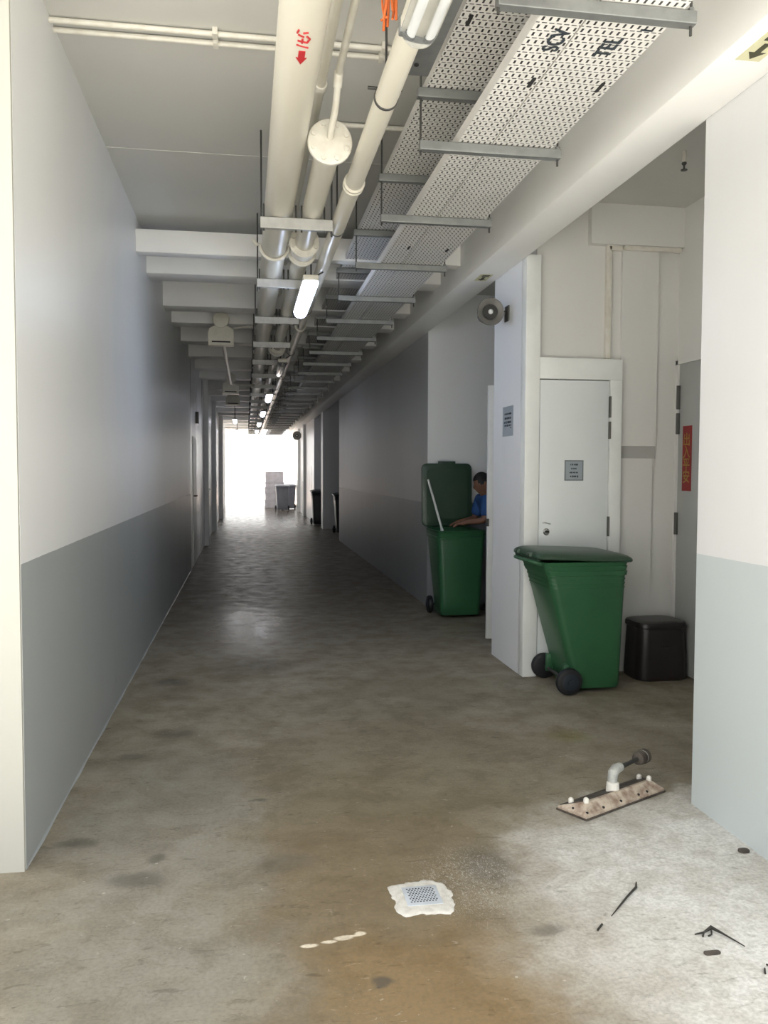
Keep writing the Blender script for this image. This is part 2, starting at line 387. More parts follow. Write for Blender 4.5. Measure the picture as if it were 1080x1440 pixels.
# --- recess side door with poster
d2 = root('door_2', 'grey door on the recess side wall with a red poster', 'door', (XB, 5.97, 0)); d2['kind'] = 'structure'; d2.pop('category', None)
obj('door_leaf', rel(G().box(XB-.035, XB-.005, 5.04, 5.965, .02, 2.37, bev=.003), d2), M['door_grey'], d2)
fg = G().box(XB-.05, XB+.01, 5.965, 6.0, 0, 2.40).box(XB-.05, XB+.01, 5.0, 6.0, 2.37, 2.40).box(XB-.05, XB+.01, 5.0, 5.04, 0, 2.40)
obj('door_frame', rel(fg, d2), M['wall_riser'], d2)
for z0, z1 in ((2.03, 2.21), (1.84, 2.00), (1.07, 1.24), (.2, .36)):
    obj('hinge', rel(G().box(XB-.05, XB-.03, 5.945, 5.968, z0, z1, bev=.003).cyl((XB-.05, 5.962, z0), (XB-.05, 5.962, z1), .008, 10), d2), M['hinge'], d2)

# --- half hidden white door leaf in the second recess
d3 = root('door_3', 'edge of a white door leaf standing behind the white column', 'door', (2.17, 7.33, 0)); d3['kind'] = 'structure'; d3.pop('category', None)
obj('door_leaf', rel(G().box(2.17, 3.0, 7.33, 7.37, .015, 2.33, bev=.004), d3), M['frame'], d3)
obj('kick_edge', rel(G().box(2.168, 2.185, 7.328, 7.372, 1.05, 1.12), d3), M['hinge'], d3)

# --- doors on the far left wall
for i, (y0, y1, zt) in enumerate(((13.75, 14.65, 2.1), (18.6, 19.5, 2.1))):
    d = root('door_%d' % (4+i), ('first' if i == 0 else 'second')+' flush white door along the far left wall', 'door', (XL, y0, 0)); d['kind'] = 'structure'; d.pop('category', None)
    obj('door_leaf', rel(G().box(XL-.01, XL+.012, y0, y1, .01, zt), d), M['frame'], d)
    obj('door_handle', rel(G().tube([(XL+.01, y0+.06, 1.14), (XL+.06, y0+.06, 1.14), (XL+.06, y0+.17, 1.14)], .012, 8, .02), d), M['hinge'], d)

# ------------------------------------------------------------------ overhead pipes
def pipe(name, label, x, z, r, y0, y1, mat=M['pipe'], n=28):
    t = root(name, label, 'pipe', (x, y0, z))
    obj('pipe_run', G().cyl((0, 0, 0), (0, y1-y0, 0), r, n), mat, t); return t
P1 = pipe('overhead_pipe', 'thickest cream overhead pipe with a red arrow marked on it', .205, 3.14, .088, .6, YEND-.3)
yy = lambda y, t: y-t.location.y
# the white strap
g = G(); pts = []
for k in range(13):
    a = PI+PI*k/12; pts.append((.101*math.cos(a), yy(6.02, P1), .101*math.sin(a)))
g.tube([(-.15, yy(6.0, P1), .03), (-.125, yy(6.01, P1), .0)]+pts, .012, 8)
obj('strap', g, M['pipe_white'], P1)
# red arrow and handwriting on the underside
def onpipe(pts, r=.0885):
    out = []
    for dx, y in pts: out.append(Vector((dx, y, -math.sqrt(r*r-dx*dx))))
    return out
g = G(); g.poly(onpipe([(-.012, yy(3.07, P1)), (.012, yy(3.07, P1)), (.012, yy(3.12, P1)), (.020, yy(3.12, P1)), (0, yy(3.165, P1)), (-.020, yy(3.12, P1)), (-.012, yy(3.12, P1))]), (0, 0, -1), .0025)
obj('red_arrow', g, M['red_ink'], P1)['label'] = 'red arrow'
g = G()
for a, b in (((-.022, 3.03), (.020, 3.045)), ((-.02, 3.0), (.014, 3.008)), ((.014, 3.008), (.022, 2.985)), ((.022, 2.985), (.01, 2.965)), ((-.004, 2.985), (-.004, 3.012)), ((-.024, 2.952), (-.02, 2.93)), ((-.004, 2.945), (.014, 2.94)), ((.0, 2.97), (-.02, 2.96))):
    A, B = onpipe([(a[0], yy(a[1], P1)), (b[0], yy(b[1], P1))], .0900)
    g.cyl(A, B, .0036, 6)
obj('red_handwriting', g, M['red_ink'], P1)['label'] = 'red handwritten marks'

P2 = pipe('overhead_pipe', 'middle cream overhead pipe ending in a bolted round blind flange', .402, 3.114, .062, 4.06, YEND-.3)
def flange(y, R=.112, th=.028, bolts=True, name='flange'):
    d = yy(y, P2)
    fl = obj(name, G().lathe([(R-.004, 0), (R, .004), (R, th-.004), (R-.004, th)], (0, d, 0), (0, 1, 0), 40), M['pipe_white'], P2)
    if bolts:
        for k in range(8):
            a = 2*PI*k/8+.39
            obj('bolt', G().cyl((.084*math.cos(a), d-.012, .084*math.sin(a)), (.084*math.cos(a), d+th+.008, .084*math.sin(a)), .012, 6), M['pipe_white'], fl)
    return fl
flange(4.03, .107, name='blind_flange')
flange(5.80, .104); flange(6.05, .104)
flange(10.6, .105, bolts=False); flange(10.85, .105, bolts=False); flange(17, .105, bolts=False)
obj('pipe_collar', G().lathe([(.065, 0), (.072, .01), (.072, .03), (.066, .05), (.066, .16)], (0, yy(4.075, P2), 0), (0, 1, 0), 28), M['pipe'], P2)
obj('valve_body', G().lathe([(.07, 0), (.09, .05), (.09, .15), (.07, .22)], (0, yy(5.83, P2), 0), (0, 1, 0), 28), M['pipe_white'], P2)
# small bore pipe leaving the flange
B1 = root('small_pipe', 'thin white pipe rising from the blind flange and running along the ceiling', 'pipe', (.402, 4.03, 3.114))
obj('pipe_run', rel(G().tube([(.402, 4.028, 3.135), (.402, 3.97, 3.15), (.416, 3.93, 3.22), (.425, 3.86, 3.36), (.425, .6, 3.36)], .0165, 12, .04), B1), M['pipe_white'], B1)
obj('coupling', rel(G().cyl((.4215, 3.885, 3.30), (.4245, 3.855, 3.365), .021, 14), B1), M['pipe_white'], B1)
obj('coupling', rel(G().cyl((.425, 3.0, 3.36), (.425, 3.06, 3.36), .021, 14), B1), M['pipe_white'], B1)
B2 = root('small_pipe', 'thin cream pipe running behind the thickest pipe towards the blind flange', 'pipe', (.352, .6, 3.35))
obj('pipe_run', rel(G().tube([(.352, .6, 3.35), (.352, 4.4, 3.35), (.352, 4.6, 3.40), (.352, 9, 3.42)], .023, 14), B2), M['pipe'], B2)
obj('coupling', rel(G().lathe([(.030, 0), (.032, .01), (.032, .05), (.028, .06)], (.352, 3.96, 3.35), (0, 1, 0), 18), B2), M['pipe_white'], B2)
# third pipe
P3 = pipe('overhead_pipe', 'narrow cream overhead pipe with a black ring clamp behind the lamps', .567, 3.06, .046, .9, YEND-.3)
for y in (4.40, 8.8, 13.2, 17.6, 22):
    obj('coupling', G().lathe([(.048, 0), (.057, .008), (.057, .022), (.050, .03), (.050, .045), (.057, .053), (.057, .067), (.048, .075)], (0, yy(y, P3), 0), (0, 1, 0), 24), M['pipe'], P3)
for y in (3.40, 5.25, 7.9, 10.7, 13.5, 16.3, 19.1, 22):
    cl = obj('ring_clamp', G().lathe([(.0465, 0), (.0505, .001), (.0505, .014), (.0465, .015)], (0, yy(y, P3), 0), (0, 1, 0), 24), M['steel_dark'], P3)
    obj('clamp_rod', G().cyl((0, yy(y+.007, P3), .05), (0, yy(y+.007, P3), (3.55 if y < 6.9 else 3.27)-3.06), .005, 8), M['steel_dark'], cl)
    obj('clamp_bolt', G().cyl((-.075, yy(y+.007, P3), .035), (.065, yy(y+.007, P3), .035), .007, 8), M['steel_dark'], cl)

# conduits crossing under the ceiling
for y, lab in ((3.98, 'nearer of two white conduits crossing the near ceiling'), (4.065, 'farther of two white conduits crossing the near ceiling')):
    t = root('conduit', lab, 'conduit', (XL, y, ZC-.02), 'twin conduits across the ceiling')
    obj('conduit_run', G().cyl((0, 0, 0), (1.74-XL, 0, 0), .0125, 12), M['pipe_white'], t)
    for x in (.72, 1.5, 2.1): obj('saddle_clip', G().box(x-.012, x+.012, -.028, .028, -.014, .02, bev=.003), M['pipe_white'], t)
t = root('conduit', 'single pale conduit crossing behind the blind flange', 'conduit', (.30, 4.87, ZC-.022))
obj('conduit_run', G().cyl((0, 0, 0), (1.3, 0, 0), .014, 12), M['pipe_white'], t)
obj('saddle_clip', G().box(.45, .475, -.03, .03, -.014, .022, bev=.003), M['pipe_white'], t)

# trapeze hangers under the two pipes
def hanger(y):
    top = (3.555 if y < 6.9 else 3.28)
    t = root('pipe_hanger', '', 'hanger', (.09, y, 2.985), 'trapeze hangers under the cream pipes')
    g = G().box(0, .43, -.02, .02, 0, .066, bev=.004)
    obj('channel', g, M['galv_light'], t, 20)
    for x in (.006, .424): obj('rod', G().cyl((x, 0, -.03), (x, 0, top-2.985), .0055, 8), M['steel_dark'], t)
    for x, w in ((.115, .095), (.312, .068)):
        gg = G()
        for s in (-1, 1): gg.cyl((x+s*w, 0, -.012), (x+s*w, 0, .145), .0055, 6)
        gg.box(x-w-.012, x+w+.012, -.012, .012, .062, .0665)
        obj('u_bolt', gg, M['steel_dark'], t)
    return t
hy = [5.07, 6.68, 8.3, 9.9, 11.5, 13.15, 14.8, 16.4, 18.0, 19.6, 21.3, 23, 24.6, 26.3, 28, 29.6, 31.3, 33]
h0 = None
for i, y in enumerate(hy):
    if i == 0: h = hanger(y)
    elif i == 1: h = h0 = hanger(y)
    else: h = copy_tree(h0); h.location.y = y
    h['label'] = ORD[i]+' trapeze hanger from the camera carrying the two thicker cream pipes'

# ------------------------------------------------------------------ cable trays
def tray(name, label, x0, x1, z, y0, y1, h=.05):
    t = root(name, label, 'cable tray', (x0, y0, z)); w = x1-x0; L = y1-y0
    obj('tray_base', G().box(0, w, 0, L, 0, .003), M['tray'], t)
    for xx in (0, w-.003): obj('side_flange', G().box(xx, xx+.003, 0, L, .003, h), M['tray'], t)
    return t
ZT, ZU = 3.056, 3.29
T1 = tray('cable_tray', 'narrow white perforated cable tray lettered SCV', .966, 1.122, ZT, .6, YEND-.3)
T2 = tray('cable_tray', 'wide white perforated cable tray lettered TEL beside the beam', 1.128, 1.416, ZT, .6, YEND-.3)
T3 = tray('cable_tray', 'higher perforated cable tray nearer the pipes, without lettering', .815, 1.20, ZU, .6, YEND-.3, .04)
def text_mesh(body, size, M4, mat, name, parent, label=None, ext=.001, bold=.0):
    cu = bpy.data.curves.new(name, 'FONT'); cu.body = body; cu.size = size; cu.align_x = 'CENTER'; cu.align_y = 'CENTER'; cu.extrude = ext; cu.offset = bold
    tmp = bpy.data.objects.new(name, cu); COL.objects.link(tmp)
    bpy.context.view_layer.update()
    me = bpy.data.meshes.new_from_object(tmp.evaluated_get(bpy.context.evaluated_depsgraph_get()))
    bpy.data.objects.remove(tmp); bpy.data.curves.remove(cu)
    me.name = name; me.materials.clear(); me.materials.append(mat); me.transform(M4)
    o = bpy.data.objects.new(name, me); COL.objects.link(o); o.parent = parent
    if label: o['label'] = label
    return o
def tray_text(body, x, y, size, t, ext=.001):
    m = Matrix(((0, -1, 0, x-t.location.x), (-1, 0, 0, y-t.location.y), (0, 0, -1, -.0025), (0, 0, 0, 1)))
    return text_mesh(body, size, m, M['ink'], 'lettering', t, 'black lettering '+body, ext, .0012)
tray_text('SCV', 1.078, 2.85, .085, T1)
tray_text('TEL', 1.277, 2.865, .085, T2)
tray_text('I', 1.358, 2.735, .06, T2)
for t, x, y in ((T1, 1.098, 3.17), (T2, 1.376, 3.165), (T3, .859, 3.21), (T1, 1.09, 5.6), (T2, 1.36, 5.62)):
    obj('joint_slot', G().box(x-.009, x+.009, y-.045, y+.045, 0, 0, ) if 0 else G().poly([(x-t.location.x+.008*math.cos(a), y-t.location.y+(.034 if math.sin(a) > 0 else -.034)+.008*math.sin(a), -.0005) for a in [2*PI*k/16+.01 for k in range(16)]], (0, 0, -1), .0012), M['hole'], t)
def tray_hanger(y):
    top = 3.555 if y < 6.8 else 3.28
    t = root('tray_hanger', '', 'hanger', (.787, y, ZT-.045), 'hangers under the cable trays')
    w = .672
    g = G().box(0, w, -.021, .021, 0, .042, bev=.003)
    obj('lower_channel', g, M['galv'], t, 20)
    obj('upper_channel', G().box(-.012, .44, -.021, .021, ZU-.042-(ZT-.042), ZU-(ZT-.042)-.0005, bev=.003), M['galv'], t, 20)
    obj('rod', G().cyl((.005, 0, -.02), (.005, 0, top-(ZT-.042)), .005, 8), M['steel_dark'], t)
    obj('rod', G().cyl((w-.012, 0, -.03), (w-.012, 0, top-(ZT-.042)), .005, 8), M['steel_dark'], t)
    obj('nut', G().cyl((w-.012, 0, .042), (w-.012, 0, .058), .011, 6), M['galv'], t)
    return t
ty = [2.61, 3.80, 4.91, 6.05, 7.2, 8.3, 9.4, 10.55]
while ty[-1] < 34: ty.append(ty[-1]+1.13)
th0 = None
for i, y in enumerate(ty):
    if i == 0: h = tray_hanger(y); n0 = h
    elif i < 4: h = copy_tree(n0); h.location.y = y
    elif i == 4: h = th0 = tray_hanger(y)
    else: h = copy_tree(th0); h.location.y = y
    h['label'] = ORD[i]+' galvanised hanger from the camera carrying the perforated cable trays'

# grey trunking beside the near lamp
t = root('cable_trunking', 'grey steel trunking running above the unlit near lamp', 'trunking', (.66, .6, 3.20))
obj('trunking_body', G().box(0, .10, 0, 2.9, 0, .10, bev=.003), M['galv'], t)
for y in (.6, 2.2): obj('hanger_rod', G().cyl((.05, y, .10), (.05, y, .355), .006, 8), M['steel_dark'], t)
for y in (1.9, 2.45, 2.8): obj('bolt', G().cyl((.03, y, -.006), (.03, y, .002), .010, 10), M['hole'], t)

# ------------------------------------------------------------------ lamps
def lamp(x, y0, z, lit, label, L=1.22, w=.115):
    t = root('fluorescent_lamp', label, 'lamp', (x, y0, z), 'batten lamps along the corridor')
    obj('housing', G().box(-w/2, w/2, 0, L, .052, .10, bev=.012), M['beige'], t)
    n = 12; secs = []
    prof = [(w/2*math.cos(PI+PI*k/n), .055*math.sin(PI+PI*k/n)*1.0+.055) for k in range(n+1)]
    for y, s in ((.0, .78), (.02, .95), (.05, 1), (L-.05, 1), (L-.02, .95), (L, .78)):
        secs.append([(px*s, y, .055+(pz-.055)*s) for px, pz in prof])
    obj('cover', G().loft(secs), (M['lit_near'] if y0 < 7 else M['lit']) if lit else M['clear'], t)
    if not lit:
        for s in (-1, 1):
            tb = obj('tube', G().cyl((s*.026, .05, .036), (s*.026, L-.05, .036), .013, 12), M['tube'], t)
            for y in (.035, L-.05): obj('tube_cap', G().cyl((s*.026, y, .036), (s*.026, y+.018, .036), .016, 12), M['hinge'], tb)
        obj('end_cap', G().box(-w/2-.003, w/2+.003, L-.03, L+.004, .045, .104, bev=.006), M['galv'], t)
    for y in (.2, L-.2):
        e = (.567-x, y, 3.012-z) if x > 0 else (0, y, 3.27-z)
        obj('hanger_rod', G().cyl((0, y, .098), e, .006, 8), M['steel_dark'], t)
    return t
lamps = [(.53, 1.38, 0, 'unlit twin-tube lamp with clear cover at the near end of the pipes'),
         (.462, 6.0, 1, 'largest brightly lit lamp hanging below the pipes'),
         (.455, 10.5, 0, 'unlit batten lamp just beyond the largest lit lamp'),
         (.42, 15.0, 1, 'lit batten lamp beyond the second unlit one, first of the small bright ones'),
         (.40, 19.4, 1, 'second of the small distant lit batten lamps right of the pipes'),
         (.38, 23.9, 1, 'third of the small distant lit batten lamps right of the pipes'),
         (.37, 28.3, 1, 'fourth of the small distant lit batten lamps right of the pipes'),
         (-.29, 22.4, 1, 'larger distant lit batten lamp left of the pipes'),
         (-.29, 28.4, 1, 'smaller distant lit batten lamp left of the pipes')]
for x, y, lit, lab in lamps: lamp(x, y, 2.845, lit, lab)

# emergency light units
def emer(x, y, z, lab):
    t = root('emergency_light', lab, 'emergency light', (x, y, z), 'beige emergency lights')
    w = .145; pts = [(-w, 0), (w, 0), (w, .15), (w-.02, .195), (w-.07, .22), (-w+.07, .22), (-w+.02, .195), (-w, .15)]
    obj('body', G().loft([[(px, 0, pz) for px, pz in pts], [(px, .13, pz) for px, pz in pts]]), M['beige'], t)
    obj('lamp_head', G().lathe([(.07, 0), (.092, -.012), (.095, -.05), (.086, -.062), (.03, -.068)], (0, .05, .29), (0, 1, 0), 28), M['beige'], t)
    obj('lamp_neck', G().cyl((0, .05, .20), (0, .05, .27), .02, 10), M['beige'], t)
    obj('vent_slot', G().box(-.105, .105, -.006, .01, .03, .046), M['hole'], t)
    obj('hanger_rod', G().cyl((0, .09, .21), (0, .09, 3.555-z if False else 3.28-z), .008, 8), M['steel_dark'], t)
emer(-.276, 9.83, 2.99, 'nearest beige emergency light with a round head under the cross beams')
emer(-.27, 15.55, 2.95, 'second beige emergency light where the bent conduit ends')
emer(-.27, 18.2, 2.95, 'farthest beige emergency light along the corridor')
t = root('conduit', 'shiny conduit running back from the nearest emergency light and bending to the pipes', 'conduit', (-.25, 9.95, 3.04))
obj('conduit_run', rel(G().tube([(-.25, 9.96, 3.03), (-.255, 14.6, 3.03), (.15, 14.75, 3.03)], .024, 12, .35), t), M['pipe_white'], t)
t = root('conduit', 'short white conduit joining the nearest emergency light to the pipes', 'conduit', (-.13, 9.9, 3.20))
obj('conduit_run', rel(G().tube([(-.13, 9.92, 3.20), (.12, 9.92, 3.24)], .011, 10), t), M['pipe_white'], t)

# orange cord tangled beside the near lamp
g = G()
for k in range(7):
    pts = []
    ph = k*.9
    for j in range(15):
        u = j/14; pts.append((.485+.018*math.sin(ph+u*5)+.012*math.cos(3*ph), 2.86+.05*math.sin(ph*1.7+u*4), 3.08+.47*u+(.05 if j in (1, 2) else 0)*math.sin(ph)))
    g.tube(pts, .0045, 6)
tag(obj('orange_cord', g, M['orange'], base=(.485, 2.86, 3.08)), 'tangle of orange cord hanging beside the unlit near lamp', 'cord')

# ------------------------------------------------------------------ things on the beam and the column
def sticker(x, y, lab):
    t = root('arrow_sticker', lab, 'sign', (x, y, BZ), 'arrow stickers under the long beam')
    obj('backing', G().box(-.05, .05, -.11, .11, -.002, -.0002), M['sticker'], t)
    g = G()
    g.poly([(-.012, -.02, -.0022), (.012, -.02, -.0022), (.012, .045, -.0022), (.035, .045, -.0022), (0, .095, -.0022), (-.035, .045, -.0022), (-.012, .045, -.0022)], (0, 0, -1), .001)
    g.box(-.03, .03, -.095, -.075, -.0032, -.0022).box(-.03, .03, -.065, -.04, -.0032, -.0022)
    obj('arrow', g, M['sticker_ink'], t)
sticker(1.905, 2.90, 'arrow sticker under the beam at the right edge of the view')
sticker(1.918, 6.66, 'small arrow sticker under the beam near the horn loudspeaker')

def horn(x, y, z, wx, lab, R=.105):
    t = root('horn_loudspeaker', lab, 'loudspeaker', (x, y, z), 'horn loudspeakers on the right wall')
    a = Vector((.06, 1, .03)).normalized()
    obj('bell', G().lathe([(R*.95, .006), (R, 0), (R*1.02, .008), (R*.98, .022), (.07, .07), (.045, .12), (.04, .13), (.04, .16)], (0, 0, 0), a, 32, False), M['horn'], t)
    obj('bell_inside', G().lathe([(R*.95, .007), (.080, .016), (.060, .026), (.050, .045)], (0, 0, 0), a, 32, False), M['horn'], t)
    obj('throat', G().lathe([(.058, .012), (.05, .014), (.03, .022)], (0, 0, 0), a, 28), M['horn_dark'], t)
    obj('centre_dome', G().lathe([(.003, -.012), (.012, -.008), (.019, .002), (.019, .012)], (0, 0, 0), a, 20), M['frame'], t)  # white colour stands in for the highlight on the dome
    obj('driver', G().cyl(a*.15, a*.24, .055, 20), M['horn'], t)
    d = wx-x
    obj('bracket', G().tube([(.0, .17, -.04), (.06, .16, -.05), (.075, .13, .02), (.105, .12, -.01), (.13, .12, .025), (d-.01, .12, .03)], .007, 8, .02).box(d-.012, d-.0005, .07, .17, -.05, .07, bev=.003), M['hinge'], t)
horn(1.876, 6.3, 2.787, XR, 'horn loudspeaker with a white centre on the white column')
horn(1.86, 31.0, 2.85, 2.02, 'small dark horn loudspeaker far along the right wall', .16)

# paper notices (lettering too blurred to read: rows of short dark strokes)
def strokes(rows, place, parent):
    g = G()
    for y, x0, x1, h in rows:
        x = x0
        while x < x1-.003:
            w = min(random.uniform(.004, .009), x1-x); hh = h*random.uniform(.65, 1)
            g.poly([place(x, y-hh/2), place(x+w, y-hh/2), place(x+w, y+hh/2), place(x, y+hh/2)], place.n, .0006)
            x += w+random.choice((.0016, .0016, .005))
    return obj('print', g, M['ink'], parent)
t = root('paper_notice', 'small square grey notice taped to the cupboard door', 'notice', (2.442, FY+.0115, 1.56))
obj('sheet', G().box(-.075, .075, -.001, .0003, -.077, .077), M['paper'], t)
g = G()
for a in ((-.075, .075, .069, .077), (-.075, .075, -.077, -.069), (-.075, -.066, -.077, .077), (.066, .075, -.077, .077)): g.box(a[0], a[1], -.0018, -.0008, a[2], a[3])
obj('border', g, M['paper_edge'], t)
def pl(x, y): return Vector((x, -.0012, y))
pl.n = Vector((0, -1, 0))
strokes(((.044, -.030, .036, .016), (.014, -.022, .020, .013), (-.016, -.034, .032, .013), (-.045, -.030, .034, .016)), pl, t)
t = root('paper_notice', 'upright grey notice on the white column below the horn loudspeaker', 'notice', (XR, 6.385, 1.948))
obj('sheet', G().box(-.0012, -.0002, -.135, .135, -.118, .118), M['paper'], t)
def pc(x, y): return Vector((-.0014, -x*2, y))
pc.n = Vector((-1, 0, 0))
strokes(((.058, -.042, .048, .018), (.024, -.040, .040, .020), (-.008, -.048, .048, .020), (-.034, -.044, .046, .016), (-.054, .030, .048, .010)), pc, t)
# red poster
t = root('poster', 'red vertical poster with gold Chinese characters on the grey door', 'poster', (XB-.036, 5.828, 1.653))
obj('sheet', G().box(-.0012, 0, -.066, .066, -.245, .245), M['red_paper'], t)
for k, ch in enumerate('出入平安'):
    m = Matrix(((0, 0, -1, -.0016), (-1, 0, 0, .006), (0, 1, 0, .135-.093*k), (0, 0, 0, 1)))
    text_mesh(ch, .105, m, M['gold'], 'gold_character', t, None, .0006, .001)

t = root('wall_box', 'small dark box fixed high on the far left wall above the first door', 'box', (XL, 14.75, 2.36))
obj('box_body', G().box(0, .05, -.06, .06, 0, .2, bev=.006), M['hinge'], t)
# recess fittings: trunking and sprinkler
t = root('wall_trunking', 'white plastic trunking bent over the cupboard on the recess wall', 'trunking', (2.72, 6.06, 2.41))
obj('trunking_body', rel(G().box(2.70, 2.742, 6.025, 6.06, 2.41, 3.26, bev=.004).box(2.72, 2.83, 6.025, 6.06, 3.225, 3.263, bev=.004).box(2.83, 3.29, 5.99, 6.028, 3.225, 3.258, bev=.004), t), M['pipe_white'], t)
t = root('sprinkler', 'sprinkler head hanging in the upper corner of the right recess', 'sprinkler', (2.72, 4.95, 3.55))
obj('drop_pipe', G().cyl((0, 0, .012), (0, 0, -.06), .014, 10), M['pipe_white'], t)
obj('sprinkler_head', G().lathe([(.014, 0), (.016, -.01), (.006, -.02), (.006, -.04), (.020, -.045), (.020, -.05)], (0, 0, -.06), (0, 0, 1), 14), M['hinge'], t)

# ------------------------------------------------------------------ wheelie bins (local: back = +x where the wheels and handle are)
def rrect(cx, cy, hx, hy, r, z, n=5):
    pts = []
    for sx, sy, a0 in ((1, 1, 0), (-1, 1, 90), (-1, -1, 180), (1, -1, 270)):
        for k in range(n+1):
            a = math.radians(a0+90*k/n); pts.append((cx+sx*(hx-r)+r*math.cos(a), cy+sy*(hy-r)+r*math.sin(a), z))
    return pts
def sec(xf_, xb, hw, z, r=.05): return rrect((xf_+xb)/2, 0, (xb-xf_)/2, hw, r, z)
def wheelie(label, loc, rz, body, lidm, open_angle=None, group='wheelie bins'):
    t = root('wheelie_bin', label, 'bin', loc, group, rz)
    g = G()
    secs = [sec(-.29, .045, .205, .03, .04), sec(-.302, .055, .212, .045), sec(-.305, .075, .218, .16), sec(-.312, .20, .242, .62), sec(-.316, .255, .255, .83)]
    inner = [sec(-.300, .278, .247, .925, .04), sec(-.295, .235, .235, .80), sec(-.27, .03, .19, .12)]
    rim = [sec(-.326, .262, .262, .832), sec(-.330, .275, .265, .86), sec(-.322, .275, .260, .866), sec(-.330, .285, .266, .895), sec(-.322, .287, .261, .9), sec(-.332, .30, .268, .925)]
    g.loft(secs+rim+inner)
    obj('body', g, body, t, 40)
    # ribs under the rim
    g = G()
    for z in (.745, .775, .805):
        k = (z-.62)/.21; a = sec(-.3125-.004*k-.003, .20+.055*k+.003, .242+.013*k+.003, z-.004); b = sec(-.3125-.004*k-.003, .20+.055*k+.003, .242+.013*k+.003, z+.004)
        g.loft([a, b])
    obj('rib_band', g, body, t)
    # handle
    g = G().tube([(.27, -.20, .905), (.345, -.20, .925), (.365, -.15, .93), (.365, .15, .93), (.345, .20, .925), (.27, .20, .905)], .014, 10, .05)
    obj('handle', g, body, t)
    g = G().cyl((.325, -.235, .945), (.325, .235, .945), .013, 12); obj('hinge_pin', g, lidm, t)
    for s in (-1, 1):
        obj('wheel', w := G(), M['black'], t) if 0 else None
        w = obj('wheel', G().lathe([(.070, 0), (.088, .006), (.094, .016), (.094, .040), (.088, .050), (.070, .056)], (.10, s*.250-.028, .094), (0, 1, 0), 32), M['black'], t)
        obj('hub', G().lathe([(.058, 0), (.060, .004), (.050, .007), (.022, .008), (.020, .014), (.004, .015)], (.10, s*.278, .094), (0, s, 0), 24), M['hub'], w)
    obj('axle', G().cyl((.10, -.24, .094), (.10, .24, .094), .012, 12), M['steel_dark'], t)
    obj('wheel_bracket', G().box(.03, .115, -.19, -.15, .07, .20, bev=.01).box(.03, .115, .15, .19, .07, .20, bev=.01), body, t)
    # lid: shallow domed shell hinged at (.335, .945)
    secs = []
    for z, d in ((0, -.004), (.006, .004), (.016, .006), (.028, 0), (.042, -.02), (.055, -.06), (.064, -.12)):
        secs.append([(x, y, zz+.028*((x+.33)/.67)) for x, y, zz in sec(-.355-d, .345+d*.6, .285+d, .922+z, .06)])
    g = G().loft(secs)
    # grip at front and ribs on top
    g.box(-.385, -.33, -.10, .10, .922, .936, bev=.004)
    M4 = Matrix.Identity(4)
    if open_angle:
        c = Vector((.335, 0, .945)); M4 = Matrix.Translation(c) @ Matrix.Rotation(open_angle, 4, 'Y') @ Matrix.Translation(-c)
        g.xf(M4)
    lid = obj('lid', g, lidm, t, 40)
    g = G().xf(Matrix.Identity(4))
    for s in (-1, 1): g.box(.27, .37, s*.13-.03, s*.13+.03, .955, .985, bev=.01)
    g.xf(M4); obj('lid_hinge', g, lidm, lid)
    if open_angle:
        g = G()
        a = sec(-.30, .26, .235, .9225, .05); b = sec(-.30, .26, .235, .918, .05)
        g.loft([[(x, y, z+.028*((x+.33)/.67)-.004) for x, y, z in q] for q in (a, b)]); g.xf(M4)
        obj('lid_lining', g, lidm, lid)
    return t
BIN1 = wheelie('green wheelie bin with its lid shut in front of the white cupboard door', (2.305, 5.685, 0), PI, M['green'], M['green_lid'])
BIN2 = wheelie('dark green wheelie bin with its lid thrown open in the recess', (2.235, 8.80, 0), PI/2, M['green'], M['green_lid'], math.radians(95))
wheelie('dark wheelie bin in the far right recess, nearer of the two', (2.42, 20.7, 0), PI/2, M['dark_bin'], M['dark_bin'])
wheelie('dark wheelie bin standing beyond the narrow far right pier', (2.12, 24.1, 0), PI/2, M['dark_bin'], M['dark_bin'])
wheelie('grey wheelie bin by the bright exit, next to the stacked boxes', (1.40, 33.0, 0), PI/2, M['grey_bin'], M['grey_bin'])
wheelie('grey wheelie bin by the bright exit, against the right wall', (1.72, 34.2, 0), PI/2, M['grey_bin'], M['grey_bin'])

# white rod leaning out of the open bin
tag(obj('white_rod', G().cyl((2.07, 8.66, .90), (1.995, 9.06, 1.455), .0125, 12).lathe([(.018, 0), (.019, .03), (.012, .06)], (2.07, 8.66, .90), (-.075, .41, .555), 12), M['rod_white'], base=(2.07, 8.66, .90)),
    'white rod leaning across the open lid of the dark green bin', 'rod')

# black bin
t = root('dustbin', 'low black plastic dustbin beside the near green bin', 'bin', (3.055, 5.85, 0))
secs = []
for z, h in ((.0, .190), (.01, .200), (.04, .203), (.39, .190), (.392, .193)): secs.append(rrect(0, 0, h, h*.82, .09, z, 8))
obj('body', G().loft(secs), M['black_bin'], t)
secs = []
for z, h in ((.388, .194), (.395, .199), (.418, .199), (.432, .192), (.440, .172), (.442, .12)): secs.append(rrect(0, 0, h, h*.82, .09, z, 8))
obj('lid', G().loft(secs), M['black_bin'], t)
obj('side_grip', G().box(-.03, .03, -.172, -.150, .26, .29, bev=.006), M['black_bin'], t)

